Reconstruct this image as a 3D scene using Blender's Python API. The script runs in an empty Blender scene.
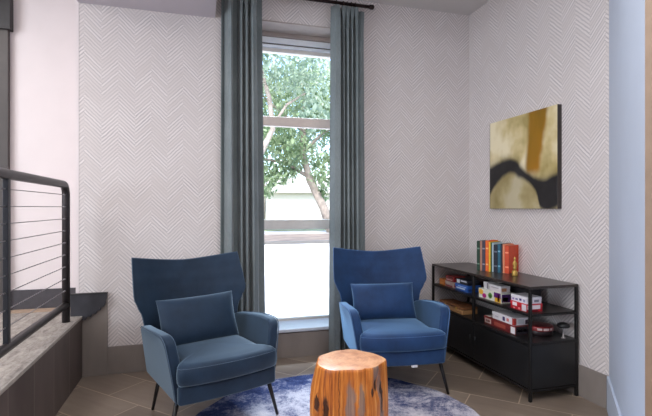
import bpy, bmesh, math, random
from mathutils import Vector, Matrix
random.seed(11)
S = bpy.context.scene
C = S.collection
PI = math.pi

# ------------------------------------------------------------------ node helpers
class NT:
    """small expression builder for shader nodes"""
    def __init__(self, name):
        self.m = bpy.data.materials.new(name); self.m.use_nodes = True
        self.t = self.m.node_tree; self.t.nodes.clear()
        self.out = self.t.nodes.new('ShaderNodeOutputMaterial')
    def n(self, kind, **kw):
        x = self.t.nodes.new(kind)
        for k, v in kw.items(): setattr(x, k, v)
        return x
    def put(self, sock, v):
        if v is None: return
        if isinstance(v, bpy.types.NodeSocket): self.t.links.new(v, sock)
        else: sock.default_value = v
    def m_(self, op, a, b=None, c=None, clamp=False):
        x = self.n('ShaderNodeMath', operation=op, use_clamp=clamp)
        self.put(x.inputs[0], a); self.put(x.inputs[1], b); self.put(x.inputs[2], c)
        return x.outputs[0]
    def add(self, a, b): return self.m_('ADD', a, b)
    def sub(self, a, b): return self.m_('SUBTRACT', a, b)
    def mul(self, a, b): return self.m_('MULTIPLY', a, b)
    def div(self, a, b): return self.m_('DIVIDE', a, b)
    def absv(self, a): return self.m_('ABSOLUTE', a)
    def floor(self, a): return self.m_('FLOOR', a)
    def fmod(self, a, b): return self.m_('FLOORED_MODULO', a, b)
    def lt(self, a, b): return self.m_('LESS_THAN', a, b)
    def gt(self, a, b): return self.m_('GREATER_THAN', a, b)
    def smooth(self, v, lo, hi, a=0.0, b=1.0):
        x = self.n('ShaderNodeMapRange', interpolation_type='SMOOTHSTEP')
        self.put(x.inputs['Value'], v)
        self.put(x.inputs['From Min'], lo); self.put(x.inputs['From Max'], hi)
        self.put(x.inputs['To Min'], a); self.put(x.inputs['To Max'], b)
        return x.outputs['Result']
    def pos(self): return self.n('ShaderNodeNewGeometry').outputs['Position']
    def objc(self): return self.n('ShaderNodeTexCoord').outputs['Object']
    def sep(self, v):
        x = self.n('ShaderNodeSeparateXYZ'); self.put(x.inputs[0], v); return x.outputs
    def comb(self, a, b, c=0.0):
        x = self.n('ShaderNodeCombineXYZ')
        for i, v in enumerate((a, b, c)): self.put(x.inputs[i], v)
        return x.outputs[0]
    def scale(self, v, s):
        x = self.n('ShaderNodeVectorMath', operation='MULTIPLY'); self.put(x.inputs[0], v); x.inputs[1].default_value = s
        return x.outputs[0]
    def noise(self, v=None, scale=5.0, detail=3.0, rough=.5, dist=0.0):
        x = self.n('ShaderNodeTexNoise')
        if v is not None: self.put(x.inputs['Vector'], v)
        x.inputs['Scale'].default_value = scale; x.inputs['Detail'].default_value = detail
        x.inputs['Roughness'].default_value = rough; x.inputs['Distortion'].default_value = dist
        return x.outputs['Fac']
    def white(self, v):
        x = self.n('ShaderNodeTexWhiteNoise', noise_dimensions='3D'); self.put(x.inputs[0], v); return x.outputs['Value']
    def ramp(self, f, stops):
        x = self.n('ShaderNodeValToRGB'); self.put(x.inputs[0], f)
        e = x.color_ramp.elements
        while len(e) < len(stops): e.new(.5)
        for q, (p, c) in zip(e, stops): q.position = p; q.color = (*c, 1)
        return x.outputs['Color']
    def mix(self, f, a, b, mode='MIX'):
        x = self.n('ShaderNodeMix', data_type='RGBA', blend_type=mode)
        self.put(x.inputs[0], f)
        for i, v in ((6, a), (7, b)):
            if isinstance(v, tuple): v = (*v[:3], 1)
            self.put(x.inputs[i], v)
        return x.outputs[2]
    def bump(self, h, strength=.2, dist=.01):
        x = self.n('ShaderNodeBump'); self.put(x.inputs['Height'], h)
        x.inputs['Strength'].default_value = strength; x.inputs['Distance'].default_value = dist
        return x.outputs[0]
    def bsdf(self, col, rough=.6, metal=0.0, normal=None, spec=.5, **kw):
        x = self.n('ShaderNodeBsdfPrincipled')
        if isinstance(col, tuple): col = (*col[:3], 1)
        self.put(x.inputs['Base Color'], col); self.put(x.inputs['Roughness'], rough)
        x.inputs['Metallic'].default_value = metal; x.inputs['Specular IOR Level'].default_value = spec
        if normal is not None: self.put(x.inputs['Normal'], normal)
        for k, v in kw.items(): self.put(x.inputs[k.replace('_', ' ')], v)
        self.t.links.new(x.outputs[0], self.out.inputs[0])
        return self.m

def srgb(r, g, b):
    f = lambda v: (v/255/12.92) if v/255 <= .04045 else ((v/255+.055)/1.055)**2.4
    return (f(r), f(g), f(b))

_plain = {}
def plain(name, col, rough=.6, metal=0.0, var=.12, scale=30, bump=0.0, spec=.5):
    if name in _plain: return _plain[name]
    t = NT(name)
    f = t.noise(t.objc(), scale, 3)
    lo = tuple(max(0, c*(1-var)) for c in col); hi = tuple(min(1, c*(1+var)) for c in col)
    c = t.ramp(f, [(.3, lo), (.7, hi)])
    _plain[name] = t.bsdf(c, rough, metal, t.bump(f, bump, .004) if bump else None, spec)
    return _plain[name]

# ------------------------------------------------------------------ mesh helpers
def bm_new(): return bmesh.new()
def box(bm, x0, x1, y0, y1, z0, z1, mi=0):
    v = [bm.verts.new((x, y, z)) for z in (z0, z1) for y in (y0, y1) for x in (x0, x1)]
    for q in ((0,2,3,1), (4,5,7,6), (0,1,5,4), (2,6,7,3), (0,4,6,2), (1,3,7,5)):
        f = bm.faces.new([v[i] for i in q]); f.material_index = mi
    return v
def tube(bm, pts, r, n=8, r1=None, cap=True):
    pts = [Vector(p) for p in pts]; rings = []; up = None
    for i, p in enumerate(pts):
        a = pts[max(0, i-1)]; b = pts[min(len(pts)-1, i+1)]
        d = (b-a).normalized()
        if up is None:
            up = Vector((0, 0, 1)) if abs(d.z) < .9 else Vector((1, 0, 0))
        u = d.cross(up).normalized(); w = u.cross(d).normalized(); up = w
        rr = r if r1 is None else r+(r1-r)*i/(len(pts)-1)
        if isinstance(r, (list, tuple)): rr = r[i]
        rings.append([bm.verts.new(p+u*math.cos(2*PI*k/n)*rr+w*math.sin(2*PI*k/n)*rr) for k in range(n)])
    for A, B in zip(rings, rings[1:]):
        for k in range(n): bm.faces.new((A[k], A[(k+1) % n], B[(k+1) % n], B[k]))
    if cap:
        bm.faces.new(rings[0][::-1]); bm.faces.new(rings[-1])
def lathe(bm, prof, n=24, c=(0, 0, 0)):
    rings = [[bm.verts.new((c[0]+r*math.cos(2*PI*k/n), c[1]+r*math.sin(2*PI*k/n), c[2]+z)) for k in range(n)] for r, z in prof]
    for A, B in zip(rings, rings[1:]):
        for k in range(n): bm.faces.new((A[k], A[(k+1) % n], B[(k+1) % n], B[k]))
    bm.faces.new(rings[0][::-1]); bm.faces.new(rings[-1])
def prism(bm, pts, axis, a0, a1):
    """pts: 2D outline; axis 'x': (y,z), 'y': (x,z), 'z': (x,y)"""
    def P(p, a): return {'x': (a, p[0], p[1]), 'y': (p[0], a, p[1]), 'z': (p[0], p[1], a)}[axis]
    A = [bm.verts.new(P(p, a0)) for p in pts]; B = [bm.verts.new(P(p, a1)) for p in pts]
    n = len(pts)
    bm.faces.new(A); bm.faces.new(B[::-1])
    for i in range(n): bm.faces.new((A[i], B[i], B[(i+1) % n], A[(i+1) % n]))
def grid(bm, fn, nu, nv):
    V = [[bm.verts.new(fn(i/nu, j/nv)) for i in range(nu+1)] for j in range(nv+1)]
    for j in range(nv):
        for i in range(nu): bm.faces.new((V[j][i], V[j][i+1], V[j+1][i+1], V[j+1][i]))
    return V
def obj(name, bm, mat, parent=None, smooth=False, bevel=0, seg=2, ang=35, loc=None, rot=None):
    bmesh.ops.recalc_face_normals(bm, faces=bm.faces[:])
    me = bpy.data.meshes.new(name); bm.to_mesh(me); bm.free()
    for m in (mat if isinstance(mat, (list, tuple)) else [mat]): me.materials.append(m)
    o = bpy.data.objects.new(name, me); C.objects.link(o)
    if parent: o.parent = parent
    if loc: o.location = loc
    if rot: o.rotation_euler = rot
    if smooth:
        for p in me.polygons: p.use_smooth = True
    if bevel:
        b = o.modifiers.new('bevel', 'BEVEL'); b.width = bevel; b.segments = seg; b.limit_method = 'ANGLE'; b.angle_limit = math.radians(ang)
        for p in me.polygons: p.use_smooth = True
        b.harden_normals = False
        w = o.modifiers.new('wn', 'WEIGHTED_NORMAL'); w.keep_sharp = True
    return o
def bx(name, dims, mat, parent=None, bevel=0, **kw):
    bm = bm_new(); box(bm, *dims); return obj(name, bm, mat, parent, bevel=bevel, **kw)
def tag(o, label, cat, group=None, kind=None):
    o['label'] = label; o['category'] = cat
    if group: o['group'] = group
    if kind: o['kind'] = kind
    return o
def thing(name, label, cat, loc=(0, 0, 0), rz=0.0, group=None):
    o = bpy.data.objects.new(name, None); C.objects.link(o)
    o.location = loc; o.rotation_euler = (0, 0, rz); o.empty_display_size = .1
    return tag(o, label, cat, group)
def struct(o):
    o['kind'] = 'structure'; return o
def sempty(name, loc=(0, 0, 0)):
    o = bpy.data.objects.new(name, None); C.objects.link(o); o.location = loc; o['kind'] = 'structure'; return o
def lerp_table(T, z):
    for (a, *A), (b, *B) in zip(T, T[1:]):
        if z <= b:
            f = (z-a)/(b-a); f = f*f*(3-2*f)*.5+f*.5
            return [p+(q-p)*f for p, q in zip(A, B)]
    return list(T[-1][1:])

# ------------------------------------------------------------------ dimensions (metres)
D, R, CEIL = 3.66, 2.43, 3.05            # back wall, right wall, ceiling
LX = -.83                                # face of the low landing wall
PLAT = .45                               # landing height
WX0, WX1, WZ0, WZ1, WY = .42, 1.24, .215, 2.79, 3.93

# ------------------------------------------------------------------ surface materials
def wallpaper(name, axis):
    t = NT(name); p = t.sep(t.pos()); u = p[axis]; z = p[2]
    w = .0205; n = 8.0
    k = 1/(w*math.sqrt(2))
    wob = t.mul(t.sub(t.noise(t.pos(), 26, 2), .5), .45)
    P = t.add(t.mul(t.add(u, z), k), wob); Q = t.sub(t.mul(t.sub(z, u), k), wob)
    i, j = t.floor(P), t.floor(Q)
    r = t.fmod(t.sub(i, j), 2*n)
    hor = t.lt(r, n-.5)
    fp, fq = t.sub(P, i), t.sub(Q, j)
    across = t.add(t.mul(hor, fq), t.mul(t.sub(1.0, hor), fp))
    edge = t.smooth(t.absv(t.sub(across, .5)), .16, .46)
    idh = t.comb(t.sub(i, r), j, 0.0); idv = t.comb(i, t.add(j, r), 7.0)
    mixid = t.n('ShaderNodeMix', data_type='VECTOR'); t.put(mixid.inputs[0], hor); t.put(mixid.inputs[4], idv); t.put(mixid.inputs[5], idh)
    rnd = t.white(mixid.outputs[1])
    fine = t.noise(t.pos(), 120, 2); patch = t.noise(t.pos(), 5.0, 3, .6)
    tone = t.add(t.mul(rnd, .72), t.mul(fine, .28))
    base = t.ramp(tone, [(0.0, srgb(205, 197, 195)), (.5, srgb(216, 208, 206)), (1.0, srgb(228, 221, 219))])
    strength = t.mul(t.mul(edge, t.add(.22, t.mul(rnd, .62))), t.smooth(patch, .3, .7, .75, 1.0))
    col = t.mix(strength, base, srgb(150, 143, 148))
    return t.bsdf(col, .75, 0, t.bump(edge, .04, .001), .3)
M_paperB = wallpaper('herringbone_wallpaper_back', 0)
M_paperR = wallpaper('herringbone_wallpaper_right', 1)

def floor_tiles():
    t = NT('diagonal_floor_tiles'); p = t.sep(t.pos()); x, y = p[0], p[1]
    q = math.sqrt(.5)
    u = t.mul(t.sub(x, y), q); v = t.mul(t.add(x, y), q)
    W, L = .298, .598
    vr = t.div(t.sub(v, 1.883), W); row = t.floor(vr); fv = t.sub(vr, row)
    par = t.fmod(row, 2.0)
    ur = t.add(t.div(t.add(u, .314), L), t.mul(par, .5)); cl = t.floor(ur); fu = t.sub(ur, cl)
    ev = t.mul(t.sub(.5, t.absv(t.sub(fv, .5))), W); eu = t.mul(t.sub(.5, t.absv(t.sub(fu, .5))), L)
    e = t.m_('MINIMUM', ev, eu)
    grout = t.smooth(e, .002, .0045, 1.0, 0.0)
    rnd = t.white(t.comb(row, cl, 3.0))
    cloud = t.noise(t.pos(), 3.2, 6, .62); streak = t.noise(t.scale(t.comb(u, v, 0.0), (2.5, 16, 1)), 1.0, 5, .6)
    f = t.add(t.add(t.mul(cloud, .45), t.mul(streak, .35)), t.mul(rnd, .22))
    col = t.ramp(f, [(.25, srgb(106, 93, 82)), (.52, srgb(134, 119, 106)), (.8, srgb(164, 149, 134))])
    col = t.mix(grout, col, srgb(196, 176, 154))
    rough = t.smooth(cloud, .3, .7, .27, .36)
    return t.bsdf(col, rough, 0, t.bump(t.sub(1.0, grout), .3, .002), .9)
M_floor = floor_tiles()

def taupe_tile(name, axis, period, off, a=(124, 115, 110), b=(142, 133, 127)):
    t = NT(name); p = t.sep(t.pos()); u = p[axis]
    ur = t.div(t.sub(u, off), period); i = t.floor(ur); fu = t.sub(ur, i)
    e = t.mul(t.sub(.5, t.absv(t.sub(fu, .5))), period)
    g = t.smooth(e, .002, .004, 1.0, 0.0)
    streak = t.noise(t.scale(t.pos(), (7, 7, 2.5)), 1.0, 4, .5); rnd = t.white(t.comb(i, 2.0, 1.0))
    f = t.add(t.mul(streak, .7), t.mul(rnd, .3))
    col = t.ramp(f, [(.3, srgb(*a)), (.7, srgb(*b))])
    col = t.mix(g, col, srgb(132, 122, 116))
    return t.bsdf(col, .5, 0, None, .4)
M_base = taupe_tile('taupe_baseboard_tile', 0, .6, .05)
M_baseR = taupe_tile('taupe_baseboard_tile_side', 1, .6, .35)
M_lowwall = taupe_tile('brown_low_wall_tile', 1, .33, .017, (84, 73, 70), (106, 94, 90))

def landing_mat():
    t = NT('mottled_landing_stone'); p = t.pos()
    f = t.noise(t.scale(p, (34, 9, 1)), 1.0, 6, .75, .4); g = t.noise(p, 60, 3, .7)
    h = t.add(t.mul(f, .72), t.mul(g, .28))
    col = t.ramp(h, [(.32, srgb(112, 104, 100)), (.45, srgb(150, 142, 136)), (.6, srgb(182, 174, 167)), (.75, srgb(204, 196, 188))])
    return t.bsdf(col, .7, 0, t.bump(h, .4, .004), .3)
M_landing = landing_mat()
M_whitewall = plain('warm_white_paint', srgb(222, 212, 212), .6, var=.015, scale=6)
M_ceil = plain('grey_ceiling_paint', srgb(204, 200, 198), .85, var=.012, scale=4)
M_soffit = plain('grey_soffit_paint', srgb(196, 190, 198), .85, var=.012, scale=4)
M_cool = plain('white_paint_daylit', srgb(192, 203, 221), .55, var=.015, scale=5)  # blue daylight on the angled wall is mixed into its white paint
M_reveal = plain('taupe_window_reveal', srgb(168, 156, 150), .75, var=.03, scale=9)
M_winframe = plain('grey_window_frame_metal', srgb(220, 216, 210), .4, .15, .03)
M_headrail = plain('pale_head_rail', srgb(236, 242, 250), .35, .1, .02)
M_sill = plain('pale_sill_stone', srgb(200, 206, 216), .3, 0, .03)
M_wood = plain('tan_door_casing', srgb(136, 114, 95), .5, 0, .08, 12)
M_dark = plain('dark_brown_door', srgb(72, 66, 64), .45, 0, .1, 8)
M_darkblue = plain('black_painted_steel', srgb(42, 44, 50), .38, .5, .08, 20)
M_rail = plain('charcoal_rail_steel', srgb(60, 56, 58), .38, .5, .08, 20)
M_cable = plain('stainless_cable', srgb(150, 146, 150), .4, .5, .05)
M_iron = plain('blackened_shelf_steel', srgb(40, 38, 38), .45, .6, .12, 25)
M_black = plain('matt_black_cabinet', srgb(22, 22, 24), .42, 0, .15, 10)

# ------------------------------------------------------------------ room shell
struct(bx('floor', (-.9, 2.9, -3.0, D+.2, -.12, 0), M_floor))
struct(bx('ceiling', (-4.6, 2.9, -3.0, 4.35, CEIL, CEIL+.15), M_ceil))
bm = bm_new()
WT = .32
box(bm, -.854, WX0, D, D+WT, 0, CEIL); box(bm, WX1, R+.2, D, D+WT, 0, CEIL)
box(bm, WX0, WX1, D, D+WT, WZ1, CEIL); box(bm, WX0, WX1, D, D+WT, 0, WZ0-.02)
struct(obj('wall_back', bm, M_paperB))
struct(bx('wall_right', (R, R+.2, 2.172, D, 0, CEIL), M_paperR))
# angled white wall beside the patterned one, and the tan casing past it
p0, p1 = Vector((R, 2.172)), Vector((1.59, 1.27))
dn = (p1-p0).normalized(); nn = Vector((-dn.y, dn.x))         # outward (away from the room)
if nn.x < 0: nn = -nn
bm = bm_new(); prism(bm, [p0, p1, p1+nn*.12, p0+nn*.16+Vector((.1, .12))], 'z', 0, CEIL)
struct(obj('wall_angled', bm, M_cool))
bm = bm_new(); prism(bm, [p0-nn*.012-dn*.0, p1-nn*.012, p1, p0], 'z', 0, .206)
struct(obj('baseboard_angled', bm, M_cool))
bm = bm_new(); prism(bm, [p1, p1+Vector((.03, -.05)), (2.8, .9), (2.8, 1.1), p1+nn*.12], 'z', 0, CEIL)
struct(obj('trim_casing', bm, M_wood))
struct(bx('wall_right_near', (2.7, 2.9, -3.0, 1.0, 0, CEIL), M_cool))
struct(bx('wall_rear', (-4.6, 2.9, -3.15, -3.0, 0, CEIL), M_whitewall))
struct(bx('wall_left', (-4.75, -4.6, -3.0, 4.3, 0, CEIL), M_whitewall))
LY = 3.97
struct(bx('wall_landing', (-4.6, -.854, LY, LY+.2, PLAT, CEIL), M_whitewall))
struct(bx('baseboard_landing', (-1.405, -.86, LY-.015, LY, PLAT, PLAT+.16), plain('charcoal_baseboard', srgb(66, 63, 68), .5)))
struct(bx('landing_floor', (-4.6, LX, -3.0, D, 0, PLAT), M_lowwall))
bm = bm_new(); box(bm, -4.6, LX+.004, -3.0, D, PLAT, PLAT+.006); box(bm, -4.6, -.86, D, LY, PLAT, PLAT+.006)
struct(obj('floor_landing', bm, M_landing))
struct(bx('trim_landing', (-1.4, -.86, LY-.13, LY-.016, PLAT+.007, PLAT+.012), plain('tan_threshold', srgb(176, 152, 132), .6)))
struct(bx('trim_nosing', (LX+.002, LX+.008, -3.0, D-.012, PLAT-.012, PLAT+.007), plain('pale_tile_edge', srgb(176, 168, 160), .45)))
struct(bx('trim_corner', (-.875, -.854, D-.002, D+WT, PLAT+.007, CEIL), M_whitewall))
# door on the landing
d1 = sempty('door_1', (-1.8, LY, PLAT))
bx('door_panel', (-.45, .397, -.045, -.002, .007, 2.15), M_dark, d1)
bx('door_lintel', (-.5, .42, -.07, -.002, 2.15, 2.42), plain('black_lintel', srgb(40, 38, 40), .5), d1)
# soffit dropped from the ceiling along the left
struct(bx('soffit', (-.86, .119, 1.2, D, 2.757, CEIL), M_soffit))
# baseboards
struct(bx('baseboard_back', (-.66, R-.014, D-.014, D, 0, .207), M_base, bevel=.002))
struct(bx('baseboard_right', (R-.014, R, 2.18, D, 0, .207), M_baseR, bevel=.002))
struct(bx('trim_stair', (LX+.001, -.66, D-.016, D, 0, .61), M_base, bevel=.002))

# ------------------------------------------------------------------ window
w1 = sempty('window_1', (0, 0, 0))
bm = bm_new()
box(bm, WX0, WX0+.01, D+.003, WY, WZ0, WZ1); box(bm, WX1-.01, WX1, D+.003, WY, WZ0, WZ1)
box(bm, WX0, WX1, D+.003, WY, WZ1-.01, WZ1)
box(bm, WX0, WX1, WY-.06, WY, 2.745, WZ1)
obj('window_reveal', bm, M_reveal, w1)
bx('head_rail', (WX0, WX1, WY-.04, WY+.03, 2.692, 2.745), M_headrail, w1, bevel=.006)
bx('head_gap', (WX0, WX1, WY-.03, WY+.03, 2.682, 2.692), M_dark, w1)
bx('lower_head_rail', (WX0, WX1, WY-.036, WY+.03, 2.662, 2.682), M_headrail, w1, bevel=.003)
bm = bm_new()
for x in (WX0+.01, WX1-.06): box(bm, x, x+.05, WY, WY+.06, WZ0, 2.70)
box(bm, WX0, WX1, WY, WY+.06, 2.63, 2.668); box(bm, WX0, WX1, WY-.01, WY+.06, WZ0, .262)
obj('window_frame', bm, M_winframe, w1, bevel=.004)
bx('transom', (WX0+.05, WX1-.05, WY-.012, WY+.05, 1.972, 2.056), plain('beige_transom', srgb(218, 202, 192), .45, .1, .03), w1, bevel=.006)
bx('transom', (WX0+.05, WX1-.05, WY-.012, WY+.05, 1.055, 1.142), M_winframe, w1, bevel=.006)
tg = NT('window_glass')
gl = tg.n('ShaderNodeBsdfGlossy'); gl.inputs['Roughness'].default_value = .02
tr = tg.n('ShaderNodeBsdfTransparent'); tr.inputs['Color'].default_value = (.95, .97, .98, 1)
fr = tg.n('ShaderNodeFresnel'); fr.inputs['IOR'].default_value = 1.12
mx = tg.n('ShaderNodeMixShader'); tg.put(mx.inputs[0], fr.outputs[0]); tg.put(mx.inputs[1], tr.outputs[0]); tg.put(mx.inputs[2], gl.outputs[0])
tg.t.links.new(mx.outputs[0], tg.out.inputs[0]); M_glass = tg.m
for z0, z1 in ((.262, 1.055), (1.142, 1.972), (2.056, 2.63)):
    bx('glass_pane', (WX0+.06, WX1-.06, WY+.02, WY+.026, z0, z1), M_glass, w1)
bx('window_sill', (WX0-.02, WX1+.02, D-.03, WY, WZ0, WZ0+.028), M_sill, w1, bevel=.006)

# ------------------------------------------------------------------ curtains and rod
def curtain_mat():
    t = NT('slate_curtain_cloth'); p = t.objc()
    f = t.noise(t.scale(p, (300, 300, 40)), 1.0, 2); g = t.noise(p, 3, 2)
    col = t.ramp(t.add(t.mul(f, .5), t.mul(g, .5)), [(.3, srgb(104, 113, 116)), (.7, srgb(132, 141, 143))])
    return t.bsdf(col, .7, 0, t.bump(f, .1, .001), .25, Sheen_Weight=.25, Sheen_Roughness=.4)
M_curtain = curtain_mat()
CY = 3.565
def curtain(label, xt0, xt1, xb0, xb1, ztop, zbot, knots, pleats, seed):
    def prof(u):
        for (a, ya), (b, yb) in zip(knots, knots[1:]):
            if u <= b:
                f = (u-a)/(b-a); return ya+(yb-ya)*(f*f*(3-2*f))
        return knots[-1][1]
    def fn(u, v):
        z = zbot+(ztop-zbot)*v
        e = 1-v
        x0 = xt0+(xb0-xt0)*e; x1 = xt1+(xb1-xt1)*e
        hdr = max(0, (z-(ztop-.15))/.15)                 # pinch-pleat header
        uu = min(1, max(0, u+.012*math.sin(2.2*v+9*u+seed)*math.sin(PI*u)))
        y = .068*prof(uu)*(1-.45*hdr)+.006*math.sin(3*v+5*u+seed)
        return (x0+(x1-x0)*u, CY+y, z)
    bm = bm_new(); grid(bm, fn, 110, 40)
    o = obj('curtain', bm, M_curtain, None, smooth=True)
    s = o.modifiers.new('solid', 'SOLIDIFY'); s.thickness = .004; s.offset = 0
    tag(o, label, 'curtain', 'window curtains')
    for u in pleats:                                     # stitched pinches of the header
        bmp = bm_new()
        x, y, z = fn(u, 1.0)
        for dx in (-.011, 0, .011):
            tube(bmp, [(x+dx, y-.006, ztop+.004), (x+dx*.8, y-.012, ztop-.05), (x+dx*.35, y-.010, ztop-.10), (x+dx*1.4, y+.004, ztop-.17)], [.007, .0075, .0055, .002], 8)
        obj('pinch_pleat', bmp, M_curtain, o, smooth=True)
    return [xt0+(xt1-xt0)*u for u in pleats]
KL = [(0, .55), (.07, .9), (.16, -.75), (.235, -.9), (.30, .8), (.40, 1.0), (.475, -.7), (.525, .75), (.59, -.8), (.655, .8), (.72, -.95), (.80, -.7), (.87, .7), (1, .5)]
KR = [(0, .2), (.10, -.65), (.22, -.75), (.295, .95), (.345, -.6), (.40, .8), (.46, -.8), (.525, .8), (.585, -.7), (.64, .75), (.70, -.85), (.79, .9), (.90, .55), (1, .75)]
ring_x = curtain('slate grey curtain hanging left of the window behind the left blue chair', .165, .483, .155, .515, 2.925, .012, KL, (.2, .475, .59, .745), 3)
ring_x += curtain('slate grey curtain hanging right of the window behind the right blue chair', 1.052, 1.360, 1.040, 1.385, 2.925, .012, KR, (.16, .345, .46, .585, .70), 8)
rod = thing('curtain_rod', 'thin dark bronze curtain rod above the window near the ceiling', 'curtain rod', (0, 0, 0))
M_bronze = plain('dark_bronze', srgb(46, 32, 32), .35, .6, .1, 30)
bm = bm_new(); tube(bm, [(.06, CY, 2.962), (1.405, CY, 2.962)], .0145, 12); obj('rod', bm, M_bronze, rod, smooth=True)
for x, s in ((.06, -1), (1.405, 1)):
    bm = bm_new(); tube(bm, [(x-.012*s, CY, 2.962), (x-.004*s, CY, 2.962), (x+.004*s, CY, 2.962), (x+.024*s, CY, 2.962), (x+.032*s, CY, 2.962)], [.015, .02, .021, .021, .012], 12)
    obj('finial', bm, M_bronze, rod, smooth=True)
for x in (.30, 1.21):
    bm = bm_new(); tube(bm, [(x, CY, 2.962), (x, D-.008, 2.962)], .007, 8); tube(bm, [(x, D-.008, 2.962), (x, D, 2.962)], .022, 12)
    obj('bracket', bm, M_bronze, rod, smooth=True)
for x in ring_x:
    bm = bm_new()
    tube(bm, [(x, CY+.019*math.cos(q), 2.962+.019*math.sin(q)) for q in [i*2*PI/12 for i in range(13)]], .003, 6, cap=False)
    obj('curtain_ring', bm, M_bronze, rod, smooth=True)

# ------------------------------------------------------------------ railing on the landing
RX = -.887
ral = thing('cable_railing', 'black steel railing with horizontal cables on the raised landing at left', 'railing', (RX, 3.456, PLAT+.006))
Z = PLAT+.006
def L(p): return (p[0]-RX, p[1]-3.456, p[2]-Z)
bm = bm_new()
pts = [(RX, 3.456, Z), (RX, 3.456, 1.33)]
for k in range(1, 7):
    a = k/6*PI/2
    pts.append((RX, 3.456-.075*(1-math.cos(a)), 1.33+.075*math.sin(a)))
for q in (3.2, 2.6, 2.0, 1.4, .8, .2): pts.append((RX, q, 1.405+.0*q))
tube(bm, [L(p) for p in pts], .0255, 12); obj('top_rail', bm, M_rail, ral, smooth=True)
bm = bm_new(); tube(bm, [L((RX, 3.44, .575)), L((RX, .2, .575))], .0235, 12); obj('bottom_rail', bm, M_rail, ral, smooth=True)
for yy in (2.47, 1.1):
    bm = bm_new(); box(bm, -.012, .012, yy-3.456-.016, yy-3.456+.016, .575-Z, 1.40-Z); obj('post', bm, M_darkblue, ral, bevel=.003)
for k in range(9):
    z = 1.335-.0825*k
    bm = bm_new(); tube(bm, [L((RX, 3.45, z)), L((RX, 2.0, z-.003)), L((RX, .25, z))], .0026, 6); c = obj('cable', bm, M_cable, ral, smooth=True)
    bm = bm_new(); tube(bm, [L((RX, 3.432, z)), L((RX, 3.40, z))], .006, 8); obj('cable_fitting', bm, M_cable, c, smooth=True)

# ragged dark shadow on the wall corner above the low wall, built as a panel
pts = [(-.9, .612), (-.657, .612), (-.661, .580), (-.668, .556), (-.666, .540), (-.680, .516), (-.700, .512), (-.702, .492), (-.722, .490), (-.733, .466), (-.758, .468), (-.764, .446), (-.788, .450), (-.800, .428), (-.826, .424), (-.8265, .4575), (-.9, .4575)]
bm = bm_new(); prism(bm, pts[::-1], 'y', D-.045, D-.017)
rp = obj('ragged_shadow_panel', bm, plain('ragged_shadow_black', srgb(50, 50, 56), .45, 0, .2, 14, .3), bevel=.0015)
tag(rp, 'black ragged-edged panel modelling a shadow on the wall beside the railing', 'panel')
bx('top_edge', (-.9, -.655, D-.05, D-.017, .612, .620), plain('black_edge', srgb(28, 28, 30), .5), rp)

# ------------------------------------------------------------------ armchairs
def velvet(name, c0, c1, sheen):
    t = NT(name); p = t.objc()
    f = t.noise(p, 7, 4, .6); g = t.noise(p, 260, 2)
    h = t.add(t.mul(f, .75), t.mul(g, .25))
    col = t.ramp(h, [(.3, c0), (.72, c1)])
    x = dict(Sheen_Weight=.75, Sheen_Roughness=.42, Sheen_Tint=(*sheen, 1))
    return t.bsdf(col, .62, 0, t.bump(g, .08, .001), .25, **x)
VA = velvet('blue_velvet_shaded', srgb(14, 31, 50), srgb(29, 50, 73), (.50, .68, .84))  # same velvet as the right chair, shade put into a darker colour
VB = velvet('blue_velvet_lit', srgb(16, 38, 72), srgb(30, 62, 106), (.40, .68, 1.0))  # same velvet, stronger light on the right chair put into the colour
PA = plain('blue_piping_shaded', srgb(70, 88, 108), .7, 0, .06, 60); PB = plain('blue_piping_lit', srgb(66, 100, 146), .7, 0, .06, 60)  # one piping in a shaded and a lit tone
M_leg = plain('black_chair_leg', srgb(24, 22, 24), .4, .1, .1)
TAB = [(.25, .285, .20, .265), (.40, .297, .225, .29), (.50, .305, .245, .31), (.57, .316, .252, .328), (.63, .345, .246, .346), (.684, .368, .237, .365), (.76, .366, .27, .39), (.85, .361, .315, .42), (.922, .356, .35, .44)]
def back_pt(s, v):
    z0 = .25+(.922-.25)*v
    w, ye, yc = lerp_table(TAB, z0)
    e = abs(s)
    dz = -.042*(1-e**1.6)*max(0, (v-.55)/.45)**1.5
    return Vector((w*s, yc-(yc-ye)*e**2.6, z0+dz))
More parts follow.
